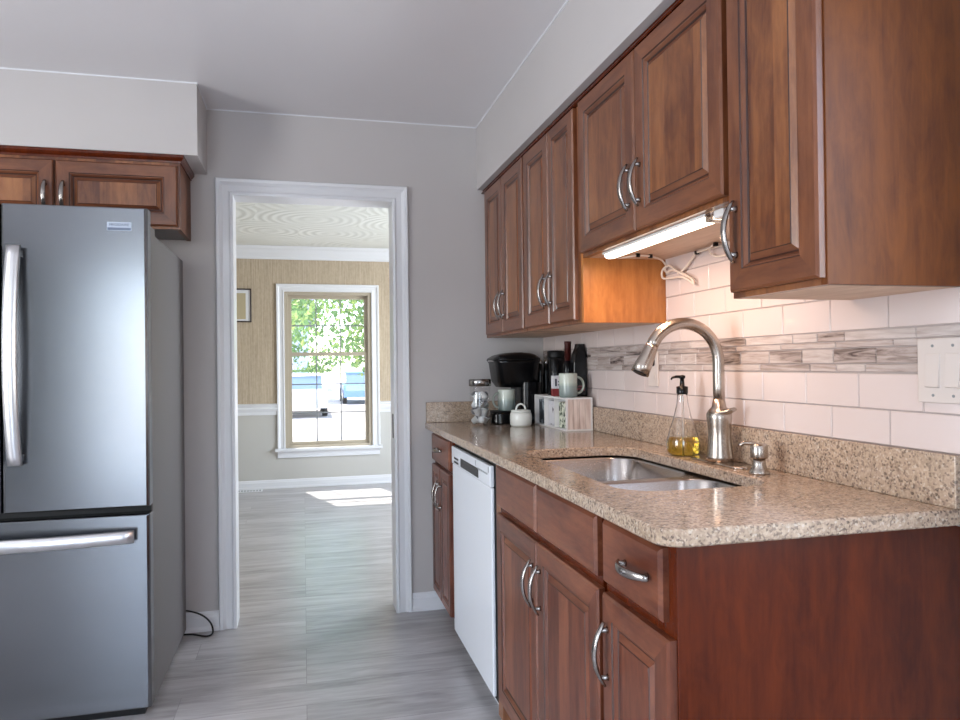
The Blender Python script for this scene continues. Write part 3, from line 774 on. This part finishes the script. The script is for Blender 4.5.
# on top of the cubby box
ZT = z1+.0004
mug(1.106, 2.897, ZT, .0395, .104, math.radians(-8), 'pale green-grey mug standing on the cubby box, handle to the right')
q = MB().box(1.082, 1.134, 3.020, 3.046, ZT, ZT+.092); q.box(1.0816, 1.1344, 3.0196, 3.0464, ZT+.0002, ZT+.034, 1); q.box(1.091, 1.099, 3.0192, 3.02, ZT+.045, ZT+.078, 2); q.box(1.105, 1.124, 3.0192, 3.02, ZT+.062, ZT+.068, 2); q.box(1.105, 1.120, 3.0192, 3.02, ZT+.048, ZT+.054, 2)
single(q, 'sweetener_packet_box', [Mat('white_card', srgb(224, 222, 226), .5).m, Mat('berry_red_print', srgb(134, 44, 48), .5).m, Mat('navy_ink', srgb(48, 44, 62), .5).m], (1.115, 3.033, ZT), 'small white and red carton beside the mug on the cubby box', 'carton')
q = MB()
L = [rrect(1.152+i, 1.2165-i*.3, 2.945+i*.4, 3.000-i*.4, .006, ZT+zz, 3) for zz, i in ((0, .004), (.01, 0), (.15, .002), (.195, .012), (.215, .020), (.232, .022))]
q.loops(L)
cbg = thing('coffee_bag', (1.184, 2.97, ZT), 'black foil coffee bag standing upright on the cubby box behind the mug', 'bag')
q.build('pouch', BLACKP, cbg)
q = MB().box(1.164, 1.182, 2.9438, 2.9448, ZT+.030, ZT+.036).box(1.170, 1.196, 2.9438, 2.9448, ZT+.042, ZT+.047).box(1.190, 1.202, 2.9438, 2.9448, ZT+.026, ZT+.036)
q.build('red_print', Mat('dull_red_print', srgb(140, 66, 76), .5).m, cbg)
bt = thing('wine_bottle', (1.163, 3.045, ZT), 'dark bottle with brownish red neck foil standing on the cubby box', 'bottle')
MB().lathe([(.001, .0003), (.024, .0003), (.026, .006), (.026, .12), (.022, .14), (.0145, .155), (.014, .16)], 1.163, 3.045, ZT, 28).build('glass_body', BLACKP, bt)
MB().lathe([(.0158, .158), (.0158, .232), (.0165, .234), (.0165, .246), (.001, .247)], 1.163, 3.045, ZT, 24).build('neck_foil', Mat('brown_red_foil', srgb(66, 22, 20), .3, .2).m, bt)
tn = thing('canister', (1.150, 3.165, ZT), 'round black canister standing on the cubby box at its far end', 'canister')
MB().lathe([(.001, .0003), (.039, .0003), (.040, .004), (.040, .170), (.038, .173)], 1.150, 3.165, ZT, 32).build('can', BLACKP, tn)
MB().lathe([(.041, .1735), (.0415, .176), (.0415, .200), (.038, .206), (.001, .208)], 1.150, 3.165, ZT, 32).build('lid', BLACKM, tn)
# grinders behind
for k, (gx, gy, lb) in enumerate(((1.146, 3.385, 'black grinder with small steel cap behind the cubby box, left one'), (1.183, 3.405, 'black grinder with small steel cap behind the cubby box, right one'))):
    g_ = thing('pepper_grinder', (gx, gy, CZ), lb, 'grinder', 'grinders beside the coffee maker')
    MB().lathe([(.001, .0003), (.0165, .0003), (.017, .004), (.013, .06), (.0150, .13), (.0165, .20), (.013, .25), (.010, .288)], gx, gy, CZ, 24).build('mill_body', BLACKP, g_)
    MB().lathe([(.0105, .2885), (.012, .292), (.011, .302), (.006, .309), (.001, .310)], gx, gy, CZ, 20).build('cap', CHROME, g_)

# ------------------------------------------------------------------ wall plates
op = thing('outlet_plate', (TF, 2.332, 1.20), 'ivory outlet plate on the tile behind the faucet spout', 'outlet')
MB().box(TF-.006, TF-.0003, 2.296, 2.368, 1.138, 1.262).build('plate', PLATE, op, bevel=.002)
for zz in (1.176, 1.224): MB().loops([[(xx, a_, b_) for a_, b_, _ in rrect(2.316, 2.348, zz-.014, zz+.014, .010, 0, 4)] for xx in (TF-.0062, TF-.0078)]).build('receptacle', BLACKM if zz > 1.2 else PLATE, op)  # upper one black: shadow of the faucet arch put into its colour
swp = thing('switch_plate', (TF, 1.138, 1.20), 'ivory double rocker switch plate at the right edge of the tile', 'light switch')
MB().box(TF-.007, TF-.0003, 1.078, 1.197, 1.136, 1.264).build('plate', PLATE, swp, bevel=.0025)
for yy in (1.160, 1.114):
    r2 = MB().add([(TF-.0072, yy-.0165, 1.166), (TF-.0072, yy+.0165, 1.166), (TF-.0072, yy+.0165, 1.234), (TF-.0072, yy-.0165, 1.234), (TF-.0125, yy-.0155, 1.168), (TF-.0125, yy+.0155, 1.168), (TF-.0082, yy+.0155, 1.232), (TF-.0082, yy-.0155, 1.232)],
                  [(0, 1, 2, 3), (4, 7, 6, 5), (0, 4, 5, 1), (1, 5, 6, 2), (2, 6, 7, 3), (3, 7, 4, 0)])
    r2.build('rocker', PLATE, swp)
    for zz in (1.151, 1.249): MB().tube([(TF-.0068, yy, zz), (TF-.0080, yy, zz)], .003, 10).build('screw', DWG, swp)

# ------------------------------------------------------------------ under-cabinet light bar and its cords
ZC = 1.578
lb_ = thing('under_cabinet_light', (.962, 1.83, ZC), 'glowing white light bar mounted under the short cabinet above the sink', 'light')
LY0, LY1 = 1.530, 2.130
MB().box(.936, .978, LY0, LY1, ZC-.008, ZC-.0003).build('housing', WPAINT, lb_, bevel=.001)
prof2 = [(-.019, -.0085), (-.018, -.015), (-.013, -.020), (0, -.022), (.013, -.020), (.018, -.015), (.019, -.0085)]
L = [[(.957+a_*s_, yy, ZC+b_*(1 if s_ == 1 else .9)) for a_, b_ in prof2] for yy, s_ in ((LY0+.001, 1), (LY1-.014, 1), (LY1-.004, .85), (LY1, .6))]
MB().loops(L).build('lens', LENS, lb_)
MB().box(.938, .976, LY0-.035, LY0, ZC-.022, ZC-.0003).build('end_cap', glassm('frosted_cap', srgb(230, 226, 220), .25), lb_, bevel=.003)
MB().box(.938, .976, LY0-.075, LY0-.036, ZC-.020, ZC-.0003).build('connector', WPAINT, lb_, bevel=.003)
# the lamp's own light
l = bpy.data.lights.new('light_bar_glow', 'AREA'); l.shape = 'RECTANGLE'; l.size = .045; l.size_y = LY1-LY0-.03; l.energy = 3.8; l.color = (1, .64, .43)
lo = bpy.data.objects.new('light_bar_glow', l); COL.objects.link(lo); lo.location = (.957, (LY0+LY1)/2, ZC-.0235); lo.parent = None

def cubic(pts, n=8):
    P_ = [Vector(p) for p in pts]; out = []
    for i in range(len(P_)-1):
        a, b, c_, d_ = P_[max(i-1, 0)], P_[i], P_[i+1], P_[min(i+2, len(P_)-1)]
        for k in range(n):
            t = k/n; out.append(.5*((2*b)+(c_-a)*t+(2*a-5*b+4*c_-d_)*t*t+(3*b-a-3*c_+d_)*t**3))
    out.append(P_[-1]); return out
cd = thing('lamp_cord', (1.19, 2.12, 1.50), 'white lamp cord looped in a small bundle against the tile under the cabinet', 'cord')
zc_ = ZC-.006
MB().tube(cubic([(.975, LY1+.004, ZC-.014), (1.02, 2.16, zc_-.004), (1.06, 2.13, zc_), (1.11, 2.14, zc_), (1.17, 2.18, zc_-.004), (1.20, 2.20, 1.55)]), .0032, 8).build('lead', CORDW, cd)
MB().tube(cubic([(1.203, 2.20, 1.552), (1.203, 2.235, 1.538), (1.200, 2.225, 1.512), (1.198, 2.17, 1.505), (1.202, 2.10, 1.500), (1.206, 2.045, 1.476), (1.203, 2.030, 1.470), (1.199, 2.040, 1.488), (1.200, 2.10, 1.514), (1.205, 2.17, 1.532), (1.207, 2.21, 1.530), (1.205, 2.22, 1.545), (1.200, 2.18, 1.548), (1.198, 2.12, 1.520), (1.200, 2.06, 1.497), (1.206, 2.035, 1.485)]), .0036, 8).build('bundle', CORDW, cd)
MB().tube(cubic([(1.203, 2.13, 1.515), (1.206, 2.09, 1.528), (1.206, 2.04, 1.556), (1.205, 2.02, 1.567), (1.205, 1.95, 1.568), (1.205, 1.85, 1.566), (1.205, 1.74, 1.566), (1.205, 1.60, 1.566), (1.205, 1.45, 1.566)]), .0034, 8).build('run', CORDW, cd)
MB().tube(cubic([(1.190, 1.890, 1.572), (1.196, 1.925, 1.566), (1.204, 1.935, 1.552), (1.206, 1.900, 1.538), (1.206, 1.85, 1.536), (1.206, 1.78, 1.545)]), .0028, 8).build('loop', CORDW, cd)
for (a, b, c_) in ((1.06, 2.13, zc_), (1.11, 2.14, zc_), (1.205, 2.015, 1.567), (1.190, 1.885, 1.571)):
    MB().box(a-.006, a+.006, b-.005, b+.005, c_-.0055, min(c_+.006, ZC+.003)).build('cable_clip', BLACKM, cd, bevel=.001)

# ------------------------------------------------------------------ refrigerator
FX0, FX1, FY, FZ = -1.441, -.527, 2.705, 1.786
rf = thing('refrigerator', ((FX0+FX1)/2, 3.1, 0), 'stainless steel french-door refrigerator with bottom freezer drawer', 'refrigerator')
MB().box(FX0+.004, FX1-.004, FY+.075, 3.495, .03, 1.715).build('body', FSIDE, rf, bevel=.003)
MB().box(FX0+.03, FX1-.03, FY+.05, FY+.12, .0, .055).build('toe_grille', BLACKM, rf)
MB().box(FX0+.006, FX1-.006, FY+.062, FY+.0745, .06, 1.712).build('gasket', RUBBER, rf)
fm = (FX0+FX1)/2
frf = Fr('Y', FY)
def steel_door(name, x0, x1, z0, z1):
    L = [rrect(x0+i, x1-i, 0, 1, .001, 0) for i in (0,)]
    mb = MB(); L = []
    for ins, dy in ((0, .062), (0, .012), (.003, .004), (.010, 0)):
        L.append([(x0+ins, FY+dy, z0+ins*.4), (x1-ins, FY+dy, z0+ins*.4), (x1-ins, FY+dy, z1-ins*.4), (x0+ins, FY+dy, z1-ins*.4)])
    mb.loops(L)
    return mb.build(name, [STEEL], rf, bevel=.0015)
rd = steel_door('door', fm+.002, FX1, .742, FZ)
ldr = steel_door('door', FX0, fm-.002, .742, FZ)
fz_ = steel_door('freezer_drawer', FX0, FX1, .040, .716)
def bow(parent, a, b, out, w_, flatdir, name='handle'):
    a, b = Vector(a), Vector(b); P_ = []
    for k in range(25):
        t = k/24; s_ = 4*t*(1-t); P_.append(a.lerp(b, t)+Vector((0, -1, 0))*(.030+out*s_))
    mb = MB()
    ax = (b-a).normalized(); side = ax.cross(Vector((0, 1, 0)))
    L = []
    for i, p in enumerate(P_):
        L.append([tuple(p+side*(w_/2*sx)+Vector((0, 1, 0))*dy) for sx, dy in ((-1, .004), (-.85, -.004), (0, -.007), (.85, -.004), (1, .004), (.8, .008), (-.8, .008))])
    mb.loops(L, sm=True)
    for t in (.03, .97):
        q = a.lerp(b, t); mb.box(q.x-.012, q.x+.012, FY-.032, FY-.0002, q.z-.012, q.z+.012)
    return mb.build(name, HANDST, parent)
bow(rd, (fm+.050, FY, 1.640), (fm+.050, FY, .905), .040, .046, None)
bow(ldr, (fm-.050, FY, 1.640), (fm-.050, FY, .905), .040, .046, None)
bow(fz_, (FX0+.045, FY, .645), (FX1-.045, FY, .645), .035, .046, None)
MB().box(-.665, FX1-.01, FY+.07, FY+.19, 1.7155, 1.745).build('hinge_cover', FSIDE, rf, bevel=.004)
MB().box(FX0+.01, -1.303, FY+.07, FY+.19, 1.7155, 1.745).build('hinge_cover', FSIDE, rf, bevel=.004)
# maker's badge
bd = MB().box(-.655, -.577, FY-.0022, FY-.0002, 1.703, 1.733).build('badge', metal('pale_badge', srgb(150, 156, 168), .35), rd)
MB().box(-.653, -.579, FY-.0028, FY-.0023, 1.705, 1.7135).build('badge_bar', Mat('slate_badge_strip', srgb(92, 100, 118), .35, .5).m, bd)
def text_mesh(name, body, size, loc, rot, mat, parent):
    cu = bpy.data.curves.new(name, 'FONT'); cu.body = body; cu.size = size; cu.extrude = .0003; cu.align_x = 'CENTER'; cu.align_y = 'CENTER'
    cu.resolution_u = 3
    to = bpy.data.objects.new(name+'_src', cu); COL.objects.link(to)
    dg = bpy.context.evaluated_depsgraph_get(); me = bpy.data.meshes.new_from_object(to.evaluated_get(dg))
    bpy.data.objects.remove(to)
    me.name = name; me.materials.clear(); me.materials.append(mat)
    mt = Matrix.Translation(loc) @ rot.to_matrix().to_4x4(); me.transform(mt)
    off = Vector(parent['_o']) if '_o' in parent else Vector((0, 0, 0)); me.transform(Matrix.Translation(-off))
    o = bpy.data.objects.new(name, me); COL.objects.link(o); o.parent = parent; return o
from mathutils import Euler
text_mesh('badge_lettering', 'FRIGIDAIRE', .0125, Vector((-.616, FY-.0025, 1.7235)), Euler((math.radians(90), 0, 0)), Mat('badge_ink', srgb(70, 78, 96), .4).m, bd)

# power cable loop on the floor
single(MB().tube(cubic([(-.60, 3.515, .115), (-.535, 3.512, .112), (-.47, 3.512, .088), (-.428, 3.505, .050), (-.415, 3.48, .012), (-.44, 3.46, .0048), (-.51, 3.502, .0046), (-.60, 3.515, .0046)]), .0042, 8), 'power_cable', CORDB, (-.5, 3.46, 0), 'black power cable looping out from behind the refrigerator onto the floor', 'cable')

# cabinet above the refrigerator
t = thing('wall_cabinet', (-.97, 3.40, 1.815), 'wide two-door cherry cabinet above the refrigerator', 'cabinet')
fl = Fr('Y', 3.258); X0, X1, Z0 = -1.45, -.503, 1.815
MB().box(X0+.018, X1-.018, 3.277, D-.001, Z0+.012, 2.112).build('carcass', W_V, t)
MB().box(X0+.018, X1-.018, 3.277, D-.001, Z0+.004, Z0+.012).build('bottom_panel', W_GLZ, t)
for a in (X0, X1-.018): MB().box(a, a+.018, 3.277, D-.001, Z0, 2.112).build('side_panel', W_END, t)
MB().box(X0, X1, 3.258, 3.277, Z0, Z0+.03).box(X0, X1, 3.258, 3.277, 2.06, 2.112).box(X0, X0+.03, 3.258, 3.277, Z0+.03, 2.06).box(X1-.03, X1, 3.258, 3.277, Z0+.03, 2.06).box(-1.0, -.96, 3.258, 3.277, Z0+.03, 2.06).build('face_frame', W_V, t)
door(fl, -.976, -.513, Z0+.011, 2.082, t, -1, 1.995-.06, .12)
door(fl, -1.44, -.984, Z0+.011, 2.082, t, 1, 1.995-.06, .12)
crp = [(.0, 2.112), (.0, 2.096), (.005, 2.096), (.006, 2.104), (.012, 2.110), (.017, 2.118), (.017, 2.129), (.0, 2.129)]
L = []
for (sx, yy, k) in ((0, D-.001, 0), (0, 3.2575, 1)): L.append([(X1+.0005+a_, (yy-a_) if k else yy, z_) for a_, z_ in crp])
L.append([(X0, 3.2575-a_-(0.0), z_) for a_, z_ in crp])
q = MB(); q.loops([L[0], L[1], L[2]]); q.build('crown', W_RED, t)  # darker veneer puts the crown's shadow into its colour

# ------------------------------------------------------------------ dining room objects
pf = thing('picture_frame', (-.665, YF-.012, 1.68), 'thin dark-framed picture hanging on the tan wallpaper left of the window', 'picture')
fx0, fx1, fz0, fz1 = -.86, -.500, 1.678, 2.014
mb = MB(); L = []
for ins, d_ in ((0, .0003), (0, .016), (.004, .019), (.010, .017), (.013, .006), (.013, .0003)):
    L.append([(fx0+ins, YF-d_, fz0+ins), (fx1-ins, YF-d_, fz0+ins), (fx1-ins, YF-d_, fz1-ins), (fx0+ins, YF-d_, fz1-ins)])
mb.loops(L, cap0=False, cap1=False); mb.build('frame', Mat('dark_walnut_frame', srgb(50, 34, 28), .4).m, pf)
MB().box(fx0+.013, fx1-.013, YF-.006, YF-.001, fz0+.013, fz1-.013).build('mat_board', WHITE, pf)
MB().box(fx0+.05, fx1-.055, YF-.0068, YF-.0062, fz0+.03, fz1-.045).build('print', Mat('sepia_print', srgb(184, 172, 142), .5).m, pf)
fv = thing('floor_register', (-.53, 7.40, 0), 'white floor vent beside the dining room baseboard', 'vent')
MB().box(-.68, -.405, 7.345, 7.455, .0003, .006).build('plate', WHITE, fv, bevel=.002)
for k in range(9): MB().box(-.665+.0285*k, -.648+.0285*k, 7.365, 7.435, .0061, .0075).build('louver', DWG, fv)

# ------------------------------------------------------------------ outdoors, seen through the dining window
GZ = -.5
struct('ground', MB().box(-40, 60, YF+.13, 90, GZ-.2, GZ), paint('pale_concrete_drive', srgb(190, 180, 174), .8, amt=.06, bump=.1))
LEAF = [Mat('leaf_green', srgb(112, 146, 88), .5), Mat('leaf_yellow_green', srgb(158, 180, 104), .5)]
for q in LEAF:
    tl = q.node('ShaderNodeBsdfTranslucent'); tl.inputs[0].default_value = q.b.inputs['Base Color'].default_value
    mx = q.node('ShaderNodeMixShader'); mx.inputs[0].default_value = .5
    q.link(q.b.outputs[0], mx.inputs[1]); q.link(tl.outputs[0], mx.inputs[2]); q.link(mx.outputs[0], q.N['Material Output'].inputs[0])
BARK = paint('tree_bark', srgb(96, 84, 72), .9, amt=.2, bump=.8)
def tree(x, y, h, cw_, nleaf, seed, label, low=1.6, ls=.16):
    rn = random.Random(seed)
    t_ = thing('tree', (x, y, GZ), label, 'tree', 'trees across the drive')
    mb = MB(); mb.tube([(x, y, GZ), (x+.05, y, GZ+h*.25), (x-.05, y+.1, GZ+h*.55), (x, y, GZ+h*.9)], [.22, .17, .11, .03], 10)
    for k in range(9):
        a = rn.uniform(0, 6.28); zz = GZ+h*rn.uniform(.25, .7); r_3 = cw_*rn.uniform(.5, .85)
        mb.tube([(x, y, zz), (x+r_3*.5*math.cos(a), y+r_3*.5*math.sin(a), zz+h*.08), (x+r_3*math.cos(a), y+r_3*math.sin(a), zz+h*.12)], [.07, .045, .015], 7)
    mb.build('trunk', BARK, t_)
    lf = MB()
    cl = [(rn.gauss(0, .42), rn.gauss(0, .42), rn.uniform(0, 1)) for _ in range(60)]
    for _ in range(nleaf):
        c_ = rn.choice(cl)
        zz = GZ+low+(h-low)*min(1, max(0, c_[2]+rn.gauss(0, .07)))
        prf = math.sin(math.pi*min(.98, max(.06, (zz-GZ-low)/(h-low)*.8+.15)))
        px_ = x+cw_*prf*(c_[0]*1.3+rn.gauss(0, .16)); py_ = y+cw_*prf*(c_[1]*1.3+rn.gauss(0, .16))
        R3 = Euler((rn.uniform(-1.4, 1.4), rn.uniform(-1.4, 1.4), rn.uniform(0, 6.28))).to_matrix()
        s_ = ls*rn.uniform(.6, 1.2)
        lf.add([tuple(Vector((px_, py_, zz))+R3 @ Vector(q)*s_) for q in ((-.5, 0, 0), (0, -.28, .05), (.5, 0, 0), (0, .28, .05))], [(0, 1, 2, 3)], rn.choice([0, 0, 1]))
    lf.build('foliage', [q.m for q in LEAF], t_, recalc=False)
tree(3.3, 20, 8.0, 3.6, 18000, 1, 'leafy green tree filling the upper part of the window view', low=1.5, ls=.2)
tree(-2.3, 13.2, 6.0, 2.3, 11000, 4, 'leafy green tree reaching in from the left of the window view', low=1.9, ls=.14)
tree(6.4, 28, 8.0, 3.2, 9000, 2, 'bushy green tree at the right of the window view', low=1.4, ls=.2)
tree(-1.3, 41, 10.5, 4.6, 11000, 3, 'distant green tree behind the parked cars', low=1.5, ls=.3)
# neighbour's house
hs = thing('house', (-3.6, 58, GZ), 'pale blue-grey house beyond the trees at left of window', 'house')
MB().box(-9, .4, 54, 62, GZ, GZ+5).build('walls', paint('blue_grey_siding', srgb(176, 190, 206), .7), hs)
MB().loops([[(-9.5, 53.5, GZ+5), (-9.5, 62.5, GZ+5), (-9.5, 58, GZ+7.6)], [(.9, 53.5, GZ+5), (.9, 62.5, GZ+5), (.9, 58, GZ+7.6)]]).build('roof', paint('slate_shingles', srgb(96, 100, 112), .9), hs)
for xx in (-6.5, -3.6, -1.2):
    wf = MB().box(xx-.5, xx+.5, 53.94, 53.999, GZ+1.2, GZ+2.7).build('window', WHITE, hs)
    MB().box(xx-.42, xx+.42, 53.91, 53.939, GZ+1.28, GZ+2.62).build('pane', BLACKP, wf)
CARG = Mat('car_glass_reflection_tint', srgb(120, 140, 165), .1, coat=.5).m  # pale blue base colour stands in for reflections on the glass
def car(cx, cy, ang, col, label, name='car'):
    t_ = thing(name, (cx, cy, GZ), label, 'car')
    rot = Matrix.Rotation(ang, 4, 'Z')
    def put(mb): mb.v = [tuple(rot @ Vector(p)+Vector((cx, cy, GZ))) for p in mb.v]; return mb
    side = [(-2.2, .32), (-2.22, .62), (-2.1, .86), (-1.55, .95), (1.0, .98), (1.9, .88), (2.2, .70), (2.22, .34)]
    L = []
    for yy, s_ in ((-.88, .96), (-.80, 1), (.80, 1), (.88, .96)): L.append([(a*s_, yy, .28+(b-.28)*s_) for a, b in side])
    put(MB().loops(L)).build('car_body', Mat('car_paint_'+name+str(round(cx)), col, .25, coat=.6).m, t_)
    cab = [(-1.5, .94), (-1.0, 1.42), (.35, 1.45), (1.1, .97)]
    bo = put(MB().loops([[(a, yy, b) for a, b in cab] for yy in (-.72, .72)])).build('cabin_glass', CARG, t_)
    put(MB().loops([[(a, yy, b) for a, b in [(-1.06, 1.40), (-.98, 1.46), (.36, 1.49), (.46, 1.42)]] for yy in (-.70, .70)])).build('roof', Mat('car_roof_'+str(round(cx)), col, .25).m, t_)
    for wx in (-1.35, 1.38):
        for sy in (-1, 1):
            m_ = MB(); m_.tube([(wx, sy*.72, .33), (wx, sy*.90, .33)], .33, 20)
            wo = put(m_).build('wheel', RUBBER, t_)
            put(MB().tube([(wx, sy*.895, .33), (wx, sy*.91, .33)], .19, 16)).build('hub', CHROME, wo)
car(-.10, 27, math.pi/2, srgb(236, 236, 238), 'white car parked across the drive, seen low through the window')
car(2.65, 35, math.pi/2, srgb(110, 150, 200), 'light blue car parked farther back on the right')

# remove build helpers
for o in bpy.data.objects:
    if '_o' in o: del o['_o']
